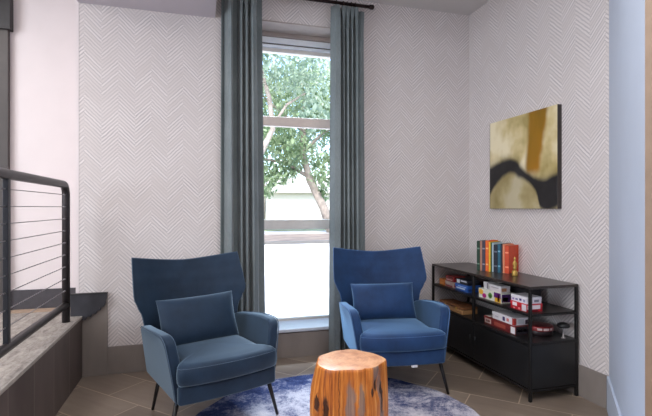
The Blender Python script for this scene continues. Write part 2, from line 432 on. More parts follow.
def make_chair(label, loc, rz, V, P, on_rug):
    t = thing('wingback_armchair', label, 'armchair', loc, rz, 'blue velvet wingback armchairs')
    bm = bm_new(); nu, nv = 40, 32
    Fv = grid(bm, lambda u, v: back_pt(2*u-1, v), nu, nv)
    def rear(u, v):
        q = abs(2*u-1); p = back_pt(2*u-1, v)
        th = .016+.058*(1-q**5)*(1-.5*v**6)
        return p+Vector((-.010*(2*u-1)*q**6, th, -.004*v**8))
    Bv = grid(bm, rear, nu, nv)
    loopF = Fv[0]+[r[-1] for r in Fv[1:]]+Fv[-1][-2::-1]+[r[0] for r in Fv[-2:0:-1]]
    loopB = Bv[0]+[r[-1] for r in Bv[1:]]+Bv[-1][-2::-1]+[r[0] for r in Bv[-2:0:-1]]
    for k in range(len(loopF)):
        q = (k+1) % len(loopF); bm.faces.new((loopF[k], loopF[q], loopB[q], loopB[k]))
    bk = obj('backrest', bm, V, t, smooth=True)
    b = bk.modifiers.new('bevel', 'BEVEL'); b.width = .006; b.segments = 3; b.limit_method = 'ANGLE'; b.angle_limit = math.radians(55)
    path = [back_pt(-1, v/24) for v in range(9, 25)]+[back_pt(-1+k/12, 1) for k in range(1, 24)]+[back_pt(1, v/24) for v in range(24, 8, -1)]
    path = [p+Vector((0, .006, 0)) for p in path]
    bm = bm_new(); tube(bm, path, .0034, 6); obj('piping', bm, P, bk, smooth=True)
    # arms
    for sd in (-1, 1):
        out = [(.27, .216), (.27, .50), (.20, .525), (.0, .552), (-.12, .563)]
        for k in range(0, 7):
            a = PI/2*k/6; out.append((-.215-.065*math.sin(a), .505+.06*math.cos(a)))
        out += [(-.288, .44), (-.295, .36), (-.300, .29), (-.304, .216)]
        bm = bm_new(); n = len(out)
        def xo(y, z):
            f = (z-.216)/.345
            return .288+.050*f**1.1+.020*math.sin(PI*min(1, max(0, (y+.34)/.68)))*(.4+.6*f)-.010*max(0, (y-.1)/.17)*f
        # panel skinned as an outer and an inner outline plus a centre fan for a soft crown
        A = [bm.verts.new((sd*xo(y, z), y, z)) for y, z in out]
        B = [bm.verts.new((sd*(xo(y, z)-.062), y, z)) for y, z in out]
        for i in range(n):
            bm.faces.new((A[i], A[(i+1) % n], B[(i+1) % n], B[i]))
        bm.faces.new(A); bm.faces.new(B[::-1])
        ar = obj('arm', bm, V, t, bevel=.016, seg=4, ang=40)
        bm = bm_new(); tube(bm, [(sd*(xo(y, z)-.002), y-.001 if z < .55 else y, z-.001) for y, z in out[1:]], .003, 6)
        obj('piping', bm, P, ar, smooth=True)
    # upholstered base under the cushion
    bm = bm_new()
    fr = [(-.282+.564*k/14, -.338-.020*(1-(2*k/14-1)**2)) for k in range(15)]
    prism(bm, fr+[(.284, -.300), (.252, -.292), (.246, .29), (-.246, .29), (-.252, -.292), (-.284, -.300)], 'z', .216, .312)
    obj('seat_base', bm, V, t, bevel=.014, seg=3, ang=40)
    # seat cushion with front ears
    half = [(0, .275), (.12, .275), (.19, .272), (.216, .255), (.224, .20), (.225, .05), (.225, -.12), (.227, -.22), (.236, -.262), (.262, -.282), (.284, -.300), (.291, -.325), (.283, -.350), (.25, -.364), (.18, -.377), (.09, -.386)]
    loop = half+[(0, -.389)]+[(-x, y) for x, y in half[:0:-1]]
    def rs(L, n):
        P = [Vector(p) for p in L]; P.append(P[0]); d = [0]
        for p, q in zip(P, P[1:]): d.append(d[-1]+(q-p).length)
        o = []
        for k in range(n):
            t_ = d[-1]*k/n; i = max(j for j in range(len(d)-1) if d[j] <= t_)
            o.append(P[i].lerp(P[i+1], (t_-d[i])/max(1e-6, d[i+1]-d[i])))
        return o
    loop = rs(loop, 96); cc = Vector((0, -.04))
    bm = bm_new(); rings = []
    for f, z in ((.0, .313), (.90, .313), (.965, .317), (.992, .330), (1.0, .350), (1.002, .372), (.997, .392), (.982, .410), (.95, .422), (.90, .4275), (.82, .432), (.72, .4345), (.5, .437), (.25, .438), (0, .438)):
        if f == 0: rings.append([bm.verts.new((cc.x, cc.y, z))])
        else:
            ring = []
            mo = min(1, max(0, (.96-f)/.3)) if z > .36 else 0
            for p in loop:
                dx, dy = p.x-cc.x, p.y-cc.y; q = 1/((abs(dx)/.245)**4+(abs(dy)/.345)**4)**.25
                X = cc.x+f*(dx*(1-mo)+dx*q*mo*.93); Y = cc.y+f*(dy*(1-mo)+dy*q*mo*.96)
                ring.append(bm.verts.new((X, Y, z-.012*max(0, (p.y+.05)/.3)*(f if z > .36 else 0))))
            rings.append(ring)
    n = len(loop)
    for A, B in zip(rings, rings[1:]):
        for k in range(n):
            if len(A) == 1: bm.faces.new((A[0], B[k], B[(k+1) % n]))
            elif len(B) == 1: bm.faces.new((A[k], A[(k+1) % n], B[0]))
            else: bm.faces.new((A[k], A[(k+1) % n], B[(k+1) % n], B[k]))
    bm.verts.index_update(); inner = [v for R_i in rings[10:] for v in R_i]
    nb = {v: [e.other_vert(v) for e in v.link_edges] for v in inner}
    for _ in range(260):                                  # relax the top so that it is one smooth crown
        for v in inner:
            c = Vector((0, 0, 0))
            for q in nb[v]: c += q.co
            v.co = c/len(nb[v])
    for v in inner: v.co.z += .010*max(0, 1-(v.co.x/.25)**2)*max(0, 1-((v.co.y+.05)/.33)**2)
    cu = obj('seat_cushion', bm, V, t, smooth=True)
    bm = bm_new(); sl_ = [p for p in loop]
    tube(bm, [(cc.x+(p.x-cc.x)*.986, cc.y+(p.y-cc.y)*.986, .409-.012*max(0, (p.y+.05)/.3)) for p in sl_+sl_[:1]], .0016, 6, cap=False)
    obj('piping', bm, P, cu, smooth=True)
    # legs
    for sx in (-1, 1):
        for (fx, fy, tx, ty) in ((.322, -.285, .268, -.262), (.262, .235, .225, .20)):
            bm = bm_new(); tube(bm, [(sx*fx, fy, 0 if fy < 0 and sx == on_rug else -.0085), (sx*tx, ty, .222)], .0085, 10, .0135)
            obj('leg', bm, M_leg, t, smooth=True)
    return t
chA = make_chair('blue velvet wingback armchair toned darker for shade, left of the window with matching pillow', (.049, 2.81, .0085), .351, VA, PA, 1)
chB = make_chair('blue velvet wingback armchair toned brighter for daylight, between the window and the black shelf unit', (1.322, 2.976, .0085), -.141, VB, PB, -1)
bm = bm_new(); box(bm, .045, .085, -.352, -.350, .205, .222)
obj('care_tag', bm, plain('white_tag', srgb(220, 220, 225), .6), chB)

def pillow(label, chair, mat, pip, W, H, roll):
    bm = bm_new()
    def sh(sgn):
        def f(u, v):
            a, b = math.sin(PI/2*(2*u-1)), math.sin(PI/2*(2*v-1))
            pin = 1-.045*(1-a*a)
            pin2 = 1-.05*(1-b*b)
            x = W/2*a*pin2; z = H/2*b*pin
            th = ((1-abs(a)**3.2)*(1-abs(b)**3.2))**.5
            th += .05*math.sin(9*a+3*b)*th*(1-th)
            return (x, sgn*.078*th, z)
        return f
    grid(bm, sh(-1), 24, 16); grid(bm, sh(1), 24, 16)
    bmesh.ops.remove_doubles(bm, verts=bm.verts[:], dist=.0006)
    o = obj('lumbar_pillow', bm, mat, None, smooth=True)
    M = Matrix.Translation(chair.location) @ Matrix.Rotation(chair.rotation_euler.z, 4, 'Z')
    M = M @ Matrix.Translation((-.022, .09, .437+.106)) @ Matrix.Rotation(math.radians(-21), 4, 'X') @ Matrix.Rotation(roll, 4, 'Y')
    o.matrix_world = M
    tag(o, label, 'pillow', 'velvet lumbar pillows')
    return o
pillow('blue velvet lumbar pillow toned darker for shade, leaning in the left armchair', chA, VA, PA, .49, .30, math.radians(-1))
pillow('blue velvet lumbar pillow leaning in the right armchair', chB, VB, PB, .48, .275, math.radians(0))

# ------------------------------------------------------------------ rug
def rug_mat():
    t = NT('distressed_blue_rug'); p = t.objc(); q = t.sep(p)
    big = t.noise(p, 3.4, 6, .68, 1.0)
    sm = t.noise(p, 46, 4, .75); wv = t.noise(t.scale(p, (140, 50, 1)), 1.0, 2, .6)
    r = t.m_('SQRT', t.add(t.mul(q[0], q[0]), t.mul(q[1], q[1])))
    rim = t.smooth(t.add(r, t.mul(t.sub(big, .5), .5)), .52, .72)
    back = t.smooth(t.add(q[1], t.mul(q[0], -.25)), .1, .55)
    mid = t.noise(p, 11, 5, .7, .6)
    f = t.add(t.add(t.mul(big, .50), t.mul(mid, .30)), t.mul(sm, .20))
    f = t.add(t.mul(t.sub(f, .5), 1.3), .525)
    f = t.sub(t.add(f, t.mul(t.sub(wv, .5), .16)), t.mul(t.mul(rim, back), .15))
    f = t.sub(f, t.mul(t.smooth(q[0], .2, .75), .05))
    col = t.ramp(f, [(.20, srgb(34, 42, 78)), (.36, srgb(62, 74, 116)), (.44, srgb(124, 126, 150)), (.52, srgb(184, 182, 196)), (.66, srgb(220, 216, 222))])
    return t.bsdf(col, .95, 0, t.bump(t.add(sm, wv), .5, .004), .1)
bm = bm_new()
ro = []
for k in range(96):
    a = 2*PI*k/96; rr = .865+.006*math.sin(7*a)+.005*math.sin(17*a+1)
    ro.append((rr*math.cos(a), rr*math.sin(a)))
prism(bm, ro, 'z', 0, .007)
rug = obj('round_rug', bm, rug_mat(), loc=(.745, 2.365, .0005), smooth=False)
tag(rug, 'round distressed blue and white rug under the wooden stump table', 'rug')

# ------------------------------------------------------------------ stump table
def stump_mat():
    t = NT('stump_side_wood'); p = t.objc(); q = t.sep(p)
    th = t.m_('ARCTAN2', q[0], t.mul(q[1], -1.0))       # 0 towards the chairs' front
    z = q[2]
    grain = t.noise(t.comb(t.mul(th, 9.0), t.mul(z, 1.6), 0.0), 1.6, 6, .68, .3)
    fine = t.noise(t.comb(t.mul(th, 60.0), t.mul(z, 3.0), 0.0), 1.0, 3, .6)
    lowf = t.noise(t.comb(t.mul(th, 2.4), t.mul(z, 2.2), 5.0), 1.0, 3, .6, .5)
    f = t.add(t.add(t.mul(grain, .5), t.mul(fine, .16)), t.mul(lowf, .34))
    col = t.ramp(f, [(.34, srgb(78, 38, 18)), (.43, srgb(150, 78, 28)), (.52, srgb(202, 118, 44)), (.66, srgb(234, 182, 112))])
    wob = t.mul(t.sub(t.noise(t.comb(t.mul(th, 3.0), t.mul(z, 9.0), 2.0), 1.0, 3, .6), .5), .35)
    def blob(t0, z0, wt, wz):
        a = t.div(t.sub(t.add(th, wob), t0), wt); b = t.div(t.sub(t.add(z, t.mul(wob, .15)), z0), wz)
        return t.smooth(t.add(t.mul(a, a), t.mul(b, b)), .45, 1.15, 1.0, 0.0)
    grey = t.m_('MAXIMUM', blob(.02, .22, .17, .17), blob(.36, .28, .12, .10))
    grey = t.m_('MAXIMUM', grey, blob(.92, .40, .17, .09))
    grey = t.m_('MAXIMUM', grey, blob(1.15, .2, .12, .22))
    col = t.mix(t.mul(grey, .8), col, t.ramp(fine, [(.3, srgb(96, 80, 76)), (.7, srgb(150, 132, 120))]))
    dk = t.m_('MAXIMUM', blob(.98, .335, .10, .032), blob(.72, .31, .06, .022))
    dk = t.m_('MAXIMUM', dk, blob(-.62, .225, .12, .085)); dk = t.m_('MAXIMUM', dk, blob(-.88, .26, .06, .05))
    dk = t.m_('MAXIMUM', dk, blob(1.2, .27, .05, .09))
    col = t.mix(t.mul(dk, .92), col, srgb(44, 22, 12))
    crack = t.smooth(t.absv(t.add(t.add(th, t.mul(wob, .4)), .30)), .006, .014, .75, 0.0)
    col = t.mix(crack, col, srgb(70, 34, 16))
    return t.bsdf(col, .42, 0, t.bump(t.sub(f, t.mul(dk, .8)), .5, .01), .4)
def top_mat():
    t = NT('stump_top_wood'); p = t.objc(); q = t.sep(p)
    wob = t.noise(p, 6, 4, .6)
    r = t.m_('SQRT', t.add(t.mul(q[0], q[0]), t.mul(q[1], q[1])))
    ring = t.m_('SINE', t.mul(t.add(r, t.mul(wob, .09)), 330.0))
    n2 = t.noise(p, 14, 5, .65)
    f = t.add(t.mul(n2, .8), t.mul(ring, .025))
    col = t.ramp(f, [(.25, srgb(176, 116, 80)), (.42, srgb(206, 148, 106)), (.6, srgb(222, 172, 130))])
    col = t.mix(t.smooth(t.add(r, t.mul(wob, .03)), .185, .205), col, srgb(222, 170, 116))
    return t.bsdf(col, .4, 0, None, .45)
SC = (.765, 2.235)
face = math.atan2(-SC[0], SC[1])     # local -Y looks at the camera side of the room
st = thing('stump_table', 'varnished orange tree stump side table on the rug between the armchairs', 'side table', (SC[0], SC[1], .0078), -math.atan2(SC[0], SC[1]))
def srad(a, z):
    lob = .010*math.sin(2*a+.6)+.008*math.sin(3*a+2.1)+.006*math.sin(5*a+.4)+.0035*math.sin(9*a+1)
    f = z/.434
    prof = .174+.005*math.sin(PI*min(1, f*1.02))+.004*(1-f)
    r = prof+lob*(1.2-.2*f)+.036*min(1, (1-f)/.38)**.9*max(0, math.cos(a+PI+.25))
    r -= .028*math.exp(-((a+PI/2-.98)/.16)**2-((z-.335)/.05)**2)
    r -= .020*math.exp(-((a+PI/2+.70)/.14)**2-((z-.235)/.07)**2)
    r -= .012*math.exp(-((a+PI/2-.55)/.05)**2)*(1 if f < .98 else .9)
    return r
NA = 140
bm = bm_new(); zs = [0, .004, .02]+[.434*k/24 for k in range(2, 24)]+[.424, .431, .434]
rings = []
for z in zs:
    ins = .006 if z in (0, .434) else (.002 if z in (.004, .431) else 0)
    ring = []
    for k in range(NA):
        a = 2*PI*k/NA-PI; r = srad(a, z)-ins
        ring.append(bm.verts.new((r*math.cos(a), r*math.sin(a), z)))
    rings.append(ring)
for A, B in zip(rings, rings[1:]):
    for k in range(NA): bm.faces.new((A[k], A[(k+1) % NA], B[(k+1) % NA], B[k]))
bm.faces.new(rings[0][::-1])
obj('trunk', bm, stump_mat(), st, smooth=True)
bm = bm_new(); c0 = bm.verts.new((0, 0, .436)); prev = None
rr = []
for f in (.5, .97, 1.0):
    rr.append([bm.verts.new(((srad(2*PI*k/NA-PI, .434)-.006)*f*math.cos(2*PI*k/NA-PI), (srad(2*PI*k/NA-PI, .434)-.006)*f*math.sin(2*PI*k/NA-PI), .436 if f < 1 else .434)) for k in range(NA)])
for k in range(NA): bm.faces.new((c0, rr[0][k], rr[0][(k+1) % NA]))
for A, B in zip(rr, rr[1:]):
    for k in range(NA): bm.faces.new((A[k], B[k], B[(k+1) % NA], A[(k+1) % NA]))
obj('top_face', bm, top_mat(), st, smooth=True)

# ------------------------------------------------------------------ shelf unit
BX0, BX1, BY0, BY1 = 2.03, 2.412, 2.385, 3.635
sh = thing('shelf_unit', 'long low black metal shelf unit with cabinet against the right wall', 'shelf unit', (2.22, 3.01, 0))
def LS(a): return (a[0]-2.22, a[1]-2.22, a[2]-3.01, a[3]-3.01, a[4], a[5])
def topwood():
    t = NT('dark_shelf_top'); p = t.objc()
    f = t.noise(t.scale(p, (30, 3, 1)), 1.0, 5, .6)
    return t.bsdf(t.ramp(f, [(.3, srgb(40, 34, 32)), (.7, srgb(62, 53, 49))]), .3, .1, None, .5)
M_top = topwood()
bx('top_panel', LS((BX0, BX1, BY0, BY1, .722, .74)), M_top, sh, bevel=.002)
bx('shelf', LS((BX0+.004, BX1-.004, BY0+.004, BY1-.004, .548, .561)), M_top, sh, bevel=.002)
bx('lower_deck', LS((BX0+.004, BX1-.004, BY0+.004, BY1-.004, .362, .377)), plain('black_deck', srgb(34, 33, 34), .35, .2, .1), sh, bevel=.002)
pw = .018
for x in (BX0, BX1-pw):
    for y in (BY0, BY1-pw):
        po = bx('corner_post', LS((x, x+pw, y, y+pw, .0, .722)), M_iron, sh, bevel=.002)
    bx('divider_post', LS((x, x+pw, 2.995, 2.995+.022, .377, .722)), M_iron, sh, bevel=.002)
for z in (.545, .358, .062):
    for y in (BY0, BY1-pw):
        bx('end_rail', LS((BX0+pw, BX1-pw, y, y+pw, z, z+.016)), M_iron, sh, bevel=.002)
    for x in (BX0, BX1-pw):
        bx('side_rail', LS((x, x+pw, BY0+pw, BY1-pw, z, z+.016)), M_iron, sh, bevel=.002)
bx('cabinet_box', LS((BX0+.012, BX1-.004, BY0+.006, BY1-.006, .079, .357)), M_black, sh, bevel=.002)
for y0, y1 in ((BY0+.02, 3.0), (3.006, BY1-.02)):
    d = bx('door', LS((BX0+.002, BX0+.012, y0, y1, .082, .354)), M_black, sh, bevel=.002)
    hy = (y1-.03 if y1 < 3.1 else y0+.03)-3.01
    bm = bm_new(); tube(bm, [(BX0-.006-2.22, hy, .20), (BX0-.006-2.22, hy, .26)], .004, 8); obj('handle', bm, M_black, d, smooth=True)

# books standing on the shelf unit top
M_page = plain('page_edges', srgb(214, 202, 178), .8, 0, .06, 80)
bdir = Vector((.118, -.235)).normalized()            # direction along the row
bnrm = Vector((bdir.y, -bdir.x))                     # into the pages, away from the spines
if bnrm.x < 0: bnrm = -bnrm
bpos = Vector((2.163, 3.148))
books = [(.026, .238, (30, 62, 46), 'dark green hardback book at the far end of the book row', .155),
 (.016, .238, (178, 130, 108), 'dusty pink book beside the dark green book', .15),
 (.026, .240, (70, 62, 78), 'grey purple book left of the tall orange book', .15),
 (.026, .245, (232, 102, 36), 'tall bright orange book beside the yellow book', .155),
 (.014, .236, (236, 190, 52), 'thin yellow book between the orange and the dark olive book', .15),
 (.010, .232, (58, 84, 42), 'thin olive green book right of the yellow book', .15),
 (.012, .230, (176, 196, 204), 'thin pale blue book left of the black book', .15),
 (.030, .216, (26, 30, 44), 'short black book in the middle of the row', .15),
 (.024, .222, (34, 92, 116), 'teal blue book right of the short black book', .15),
 (.013, .226, (44, 40, 46), 'thin charcoal book left of the salmon book', .15),
 (.015, .224, (226, 140, 104), 'salmon pink book beside the wide red orange book', .15),
 (.032, .214, (206, 72, 34), 'wide red orange book at the near end with its cover showing', .165)]
for th, h, col, lab, dep in books:
    th *= 1.07
    c = bpos+bdir*(th/2)
    ang = math.atan2(bdir.y, bdir.x)
    b = thing('book', lab, 'book', (c.x, c.y, .7405), ang, 'books on the shelf unit top')
    # local x along the row (thickness), local y away from spines
    sg = 1 if (Matrix.Rotation(-ang, 2) @ bnrm).y > 0 else -1
    m = plain('book_cloth_%d_%d_%d' % col, srgb(*col), .5, 0, .1, 25)
    bm = bm_new(); tt = th/2-.0006
    for s in (-1, 1): box(bm, s*tt-(.0012 if s > 0 else -.0012) if s > 0 else -tt, tt if s > 0 else -tt+.0012, *sorted((0, sg*dep)), 0, h)
    box(bm, -tt, tt, *sorted((0, sg*.002)), 0, h)
    obj('cover', bm, m, b)
    bm = bm_new(); box(bm, -tt+.0014, tt-.0014, *sorted((sg*.0022, sg*(dep-.004))), .003, h-.004); obj('page_block', bm, M_page, b)
    if th > .02:
        lc = tuple(min(255, v+80) for v in col)
        for z in (.72, .2):
            bx('spine_band', (-tt*.8, tt*.8, *sorted((-sg*.0004, 0)), h*z, h*z+.012), plain('spine_band_%d_%d_%d' % col, srgb(*lc), .5), b)
    bpos = bpos+bdir*(th+.0006)
# brass figurine in front of the last book
g = thing('brass_figurine', 'small slender brass figurine standing before the red orange book', 'figurine', (2.252, 2.806, .7402))
g.scale = (1.2, 1.2, 1.12)
M_brass = plain('aged_brass', srgb(196, 160, 84), .38, .55, .1, 40)
bm = bm_new(); lathe(bm, [(.016, 0), (.017, .004), (.017, .030), (.013, .036), (.006, .038)], 20); obj('plinth', bm, M_brass, g, smooth=True)
bm = bm_new()
lathe(bm, [(.006, .037), (.010, .045), (.011, .058), (.008, .070), (.0085, .082), (.010, .090), (.006, .098), (.0035, .102), (.006, .107), (.0075, .114), (.006, .121), (.002, .126)], 16)
for sx in (-1, 1): tube(bm, [(sx*.009, 0, .092), (sx*.014, -.002, .078), (sx*.009, -.006, .064)], [.0035, .003, .0025], 8)
obj('statuette', bm, M_brass, g, smooth=True)

# ------------------------------------------------------------------ painting
def painting_mat():
    t = NT('abstract_painting'); p = t.sep(t.objc())
    u = t.sub(.5, t.div(p[1], .747)); v = t.add(t.div(p[2], .728), .5)       # u 0 at the far edge, 1 at the near edge
    nz = t.noise(t.objc(), 4.5, 3, .5); n2 = t.noise(t.scale(t.objc(), (5, 5, 2.2)), 1.0, 3, .5)
    wu = t.add(u, t.mul(t.sub(nz, .5), .10)); wv = t.add(v, t.mul(t.sub(n2, .5), .09))
    def curve(pts):
        x = t.n('ShaderNodeFloatCurve'); c = x.mapping.curves[0]
        while len(c.points) < len(pts): c.points.new(.5, .5)
        for q, (a, b) in zip(c.points, pts): q.location = (a, b); q.handle_type = 'AUTO'
        x.mapping.update(); t.put(x.inputs['Value'], wu); return x.outputs[0]
    up = curve([(0, .49), (.165, .53), (.31, .55), (.45, .50), (.63, .37), (.775, .29), (.88, .295), (1, .345)])
    lo = curve([(0, .19), (.14, .30), (.28, .375), (.45, .36), (.61, .28), (.73, .14), (.81, .0), (1, 0.0)])
    tan = t.ramp(t.add(t.mul(nz, .6), t.mul(n2, .4)), [(.36, srgb(166, 148, 92)), (.48, srgb(208, 190, 140)), (.6, srgb(234, 222, 188))])
    # ochre stroke
    cx = t.add(.715, t.mul(t.sub(v, .7), .12)); hw = t.add(.105, t.mul(t.sub(v, .55), .09))
    d = t.sub(hw, t.absv(t.sub(wu, cx)))
    och = t.mul(t.smooth(d, -.03, .04), t.smooth(wv, .30, .42))
    ocol = t.ramp(t.add(t.mul(n2, .6), t.mul(v, .3)), [(.3, srgb(176, 118, 26)), (.52, srgb(150, 108, 18)), (.72, srgb(116, 88, 12))])
    col = t.mix(och, tan, ocol)
    shade = t.smooth(t.sub(wv, up), -.02, .10, 1.0, 0.0)
    col = t.mix(t.mul(shade, .45), col, srgb(112, 102, 70))
    band = t.mul(t.smooth(t.sub(wv, up), -.038, .034, 1.0, 0.0), t.smooth(t.sub(wv, lo), -.034, .038))
    bcol = t.ramp(nz, [(.3, srgb(18, 18, 20)), (.7, srgb(44, 42, 43))])
    col = t.mix(band, col, bcol)
    return t.bsdf(col, .42, 0, t.bump(n2, .15, .002), .4)
pa = thing('abstract_painting', 'square abstract canvas painting in tan, ochre and black on the right wall', 'painting', (R-.025, 2.9215, 1.603))
bx('canvas', (-.011, -.004, -.3735, .3735, -.364, .364), painting_mat(), pa, bevel=.003)
M_edge = plain('dark_canvas_edge', srgb(54, 47, 44), .6, 0, .12, 12)
bx('canvas_edge', (-.010, .0245, -.377, -.3735, -.3635, .3635), M_edge, pa)
bx('canvas_edge', (-.010, .0245, .3735, .377, -.3635, .3635), M_edge, pa)
bm = bm_new()
for y0, y1, z0, z1 in ((-.37, .37, .33, .36), (-.37, .37, -.36, -.33), (-.37, -.34, -.33, .33), (.34, .37, -.33, .33)): box(bm, -.004, .0245, y0, y1, z0, z1)
obj('stretcher_bar', bm, M_page, pa)

# ------------------------------------------------------------------ boxes and games
def carton(name, label, cat, x0, x1, y0, y1, z, h, side, lid=None, lidh=.4, group='boxes on the shelves', marks=(), rz=0.0):
    cx, cy = (x0+x1)/2, (y0+y1)/2
    t = thing(name, label, cat, (cx, cy, z), rz, group)
    hx, hy = (x1-x0)/2, (y1-y0)/2
    m = plain('card_%d_%d_%d' % side, srgb(*side), .42, 0, .08, 30)
    ml = plain('card_%d_%d_%d' % lid, srgb(*lid), .42, 0, .06, 30) if lid else m
    bx('box_base', (-hx+.0015, hx-.0015, -hy+.0015, hy-.0015, 0, h*(1-lidh)+.004), m, t, bevel=.0012)
    ld = bx('box_lid', (-hx, hx, -hy, hy, h*(1-lidh), h), ml, t, bevel=.0012)
    # printed patches: (face, u0, u1, v0, v1, colour) with face 'f' = aisle side, 'e' = near end, 't' = top
    for k, (fc, u0, u1, v0, v1, c) in enumerate(marks):
        bm = bm_new(); e = .0010
        n = 14
        if fc in 'fe':
            rnd = len(c) > 3
            pts = [(u0, v0), (u1, v0), (u1, v1), (u0, v1)]
            if rnd: pts = [((u0+u1)/2+(u1-u0)/2*math.cos(2*PI*q/n), (v0+v1)/2+(v1-v0)/2*math.sin(2*PI*q/n)) for q in range(n)]
            if fc == 'f': prism(bm, [(hy-2*hy*u, v*h) for u, v in pts], 'x', -hx-e, -hx+e*.5)
            else: prism(bm, [(-hx+2*hx*u, v*h) for u, v in pts], 'y', -hy-e, -hy+e*.5)
        else: box(bm, -hx+2*hx*v0, -hx+2*hx*v1, hy-2*hy*u1, hy-2*hy*u0, h-e*.5, h+e)
        par = ld if v0 >= 1-lidh-.05 or fc == 't' else t
        obj('printed_patch', bm, plain('ink_%d_%d_%d' % tuple(c[:3]), srgb(*c[:3]), .45, 0, .03), par)
    return t
W_, R_, K_ = (226, 222, 224), (176, 28, 40), (30, 28, 34)
s1, s2 = .5612, .3772
# shelf, far bay
carton('card_box', 'small orange box at the far left end of the shelf', 'box', 2.085, 2.175, 3.505, 3.60, s1, .052, (206, 116, 44), (216, 128, 52), .5, marks=(('f', .2, .8, .2, .5, (236, 164, 90)),))
carton('game_box', 'grey and pink game box, lower of two stacked in the far bay', 'board game', 2.075, 2.19, 3.355, 3.485, s1, .050, (186, 160, 158), (196, 172, 168), .5, marks=(('f', .1, .9, .1, .35, (160, 60, 60)), ('f', .15, .6, .5, .9, (214, 196, 190)), ('e', .1, .8, .2, .7, (176, 70, 66))))
carton('game_box', 'red and pink game box stacked on the grey pink game box', 'board game', 2.08, 2.195, 3.36, 3.482, s1+.0505, .046, (150, 40, 46), (176, 62, 60), .5, marks=(('f', .08, .85, .2, .42, (216, 170, 164)), ('f', .3, .95, .62, .9, (96, 26, 34)), ('e', .1, .9, .55, .85, (90, 26, 34))))
carton('game_box', 'dark red game box at the back of the far bay', 'board game', 2.225, 2.33, 3.20, 3.50, s1, .078, (84, 30, 36), (64, 26, 32), .4)
carton('game_box', 'bright blue game box right of the red pink stack', 'board game', 2.075, 2.20, 3.145, 3.325, s1, .054, (42, 84, 158), (50, 96, 176), .5, marks=(('f', .12, .8, .3, .5, (196, 210, 232)), ('f', .25, .9, .62, .75, (150, 180, 224)), ('e', .1, .7, .2, .5, (28, 56, 116))))
carton('game_box', 'black and white game box stacked on the bright blue one', 'board game', 2.08, 2.195, 3.155, 3.315, s1+.0545, .040, (34, 36, 44), (46, 48, 58), .5, marks=(('f', .06, .32, .15, .9, (228, 228, 230)), ('f', .42, .95, .55, .85, (186, 190, 200))))
# shelf, near bay
carton('game_box', 'white game box with yellow, magenta and green prints on the shelf', 'board game', 2.072, 2.19, 2.725, 2.992, s1, .070, (222, 220, 206), (222, 222, 210), .4,
       marks=(('f', .02, .22, .35, .95, (236, 176, 60, 1)), ('f', .18, .36, .06, .55, (176, 30, 120, 1)), ('f', .45, .62, .2, .8, (92, 150, 60, 1)), ('f', .5, .58, .3, .6, (50, 96, 40, 1)), ('f', .70, .985, .45, .98, (96, 32, 108)), ('f', .74, .98, .04, .5, (232, 170, 40)), ('f', .86, .93, .1, .8, (206, 60, 40)), ('e', .05, .95, .1, .9, (70, 34, 96)), ('e', .1, .5, .15, .6, (232, 190, 60))))
carton('card_box', 'small white box on top of the colourful game box, left one', 'box', 2.09, 2.15, 2.895, 2.955, s1+.0705, .052, W_, W_, .5, marks=(('f', .7, .95, .1, .9, (120, 112, 120)),))
carton('card_box', 'wide white box on top of the colourful game box, right one', 'box', 2.085, 2.165, 2.745, 2.88, s1+.0705, .046, (222, 214, 216), W_, .4, marks=(('f', .2, .8, .55, .7, (176, 164, 170)), ('e', .1, .6, .2, .7, (186, 130, 96))))
carton('game_box', 'dark grey box at the back of the near bay', 'board game', 2.24, 2.36, 2.66, 2.97, s1, .10, (58, 56, 60), (48, 46, 50), .4)
carton('game_box', 'red game box with white prints at the near end of the shelf', 'board game', 2.054, 2.18, 2.445, 2.605, s1, .052, R_, (196, 36, 46), .4,
       marks=(('f', .15, .42, .45, .9, (236, 226, 228)), ('f', .72, .98, .1, .9, (210, 206, 212)), ('f', .5, .62, .1, .4, (226, 140, 140, 1)), ('f', .2, .3, .05, .3, (226, 150, 150, 1)), ('e', .06, .85, .35, .85, (232, 222, 226)), ('e', .2, .7, .08, .25, (110, 16, 28))))
carton('game_box', 'white game box stacked on the red game box at the near end', 'board game', 2.057, 2.176, 2.448, 2.602, s1+.0525, .044, (224, 220, 228), (228, 224, 230), .4,
       marks=(('f', .1, .22, .2, .5, (150, 120, 180)), ('f', .3, .45, .25, .5, (110, 110, 150)), ('f', .55, .68, .3, .62, (70, 60, 110)), ('f', .78, .9, .25, .6, (150, 150, 180)), ('e', .1, .28, .2, .7, (70, 66, 84)), ('e', .5, .8, .25, .6, (130, 126, 140))))
# lower deck
tr_ = thing('wooden_tray', 'shallow tan wooden case on the lower deck behind the blue chair arm', 'wooden case', (2.115, 3.345, s2), 0.0)
M_tan = plain('tan_case_wood', srgb(184, 138, 92), .55, 0, .22, 14, .15); M_tan2 = plain('tan_case_wood_dark', srgb(132, 86, 54), .55, 0, .2, 14)
bx('case_base', (-.068, .075, -.17, .19, 0, .036), M_tan, tr_, bevel=.004)
bx('case_lid', (-.066, .077, -.172, .192, .037, .058), M_tan2, tr_, bevel=.006)
for y in (-.08, .09): bx('latch', (-.0705, -.066, y-.012, y+.012, .026, .046), M_brass, tr_, bevel=.001)
carton('game_box', 'long maroon game box at the bottom of the lower deck stack', 'board game', 2.066, 2.165, 2.565, 2.915, s2, .060, (104, 36, 36), (122, 44, 42), .5,
       marks=(('f', .04, .24, .2, .75, (206, 176, 170)), ('f', .07, .21, .35, .6, (160, 60, 60)), ('f', .34, .7, .25, .7, (156, 74, 62)), ('f', .86, .98, .1, .85, (228, 226, 228)), ('e', .02, .98, .05, .95, (34, 28, 34)), ('e', .12, .45, .35, .65, (206, 200, 200)), ('e', .55, .9, .35, .65, (206, 200, 200)), ('t', .02, .2, .05, .95, (206, 196, 190))))
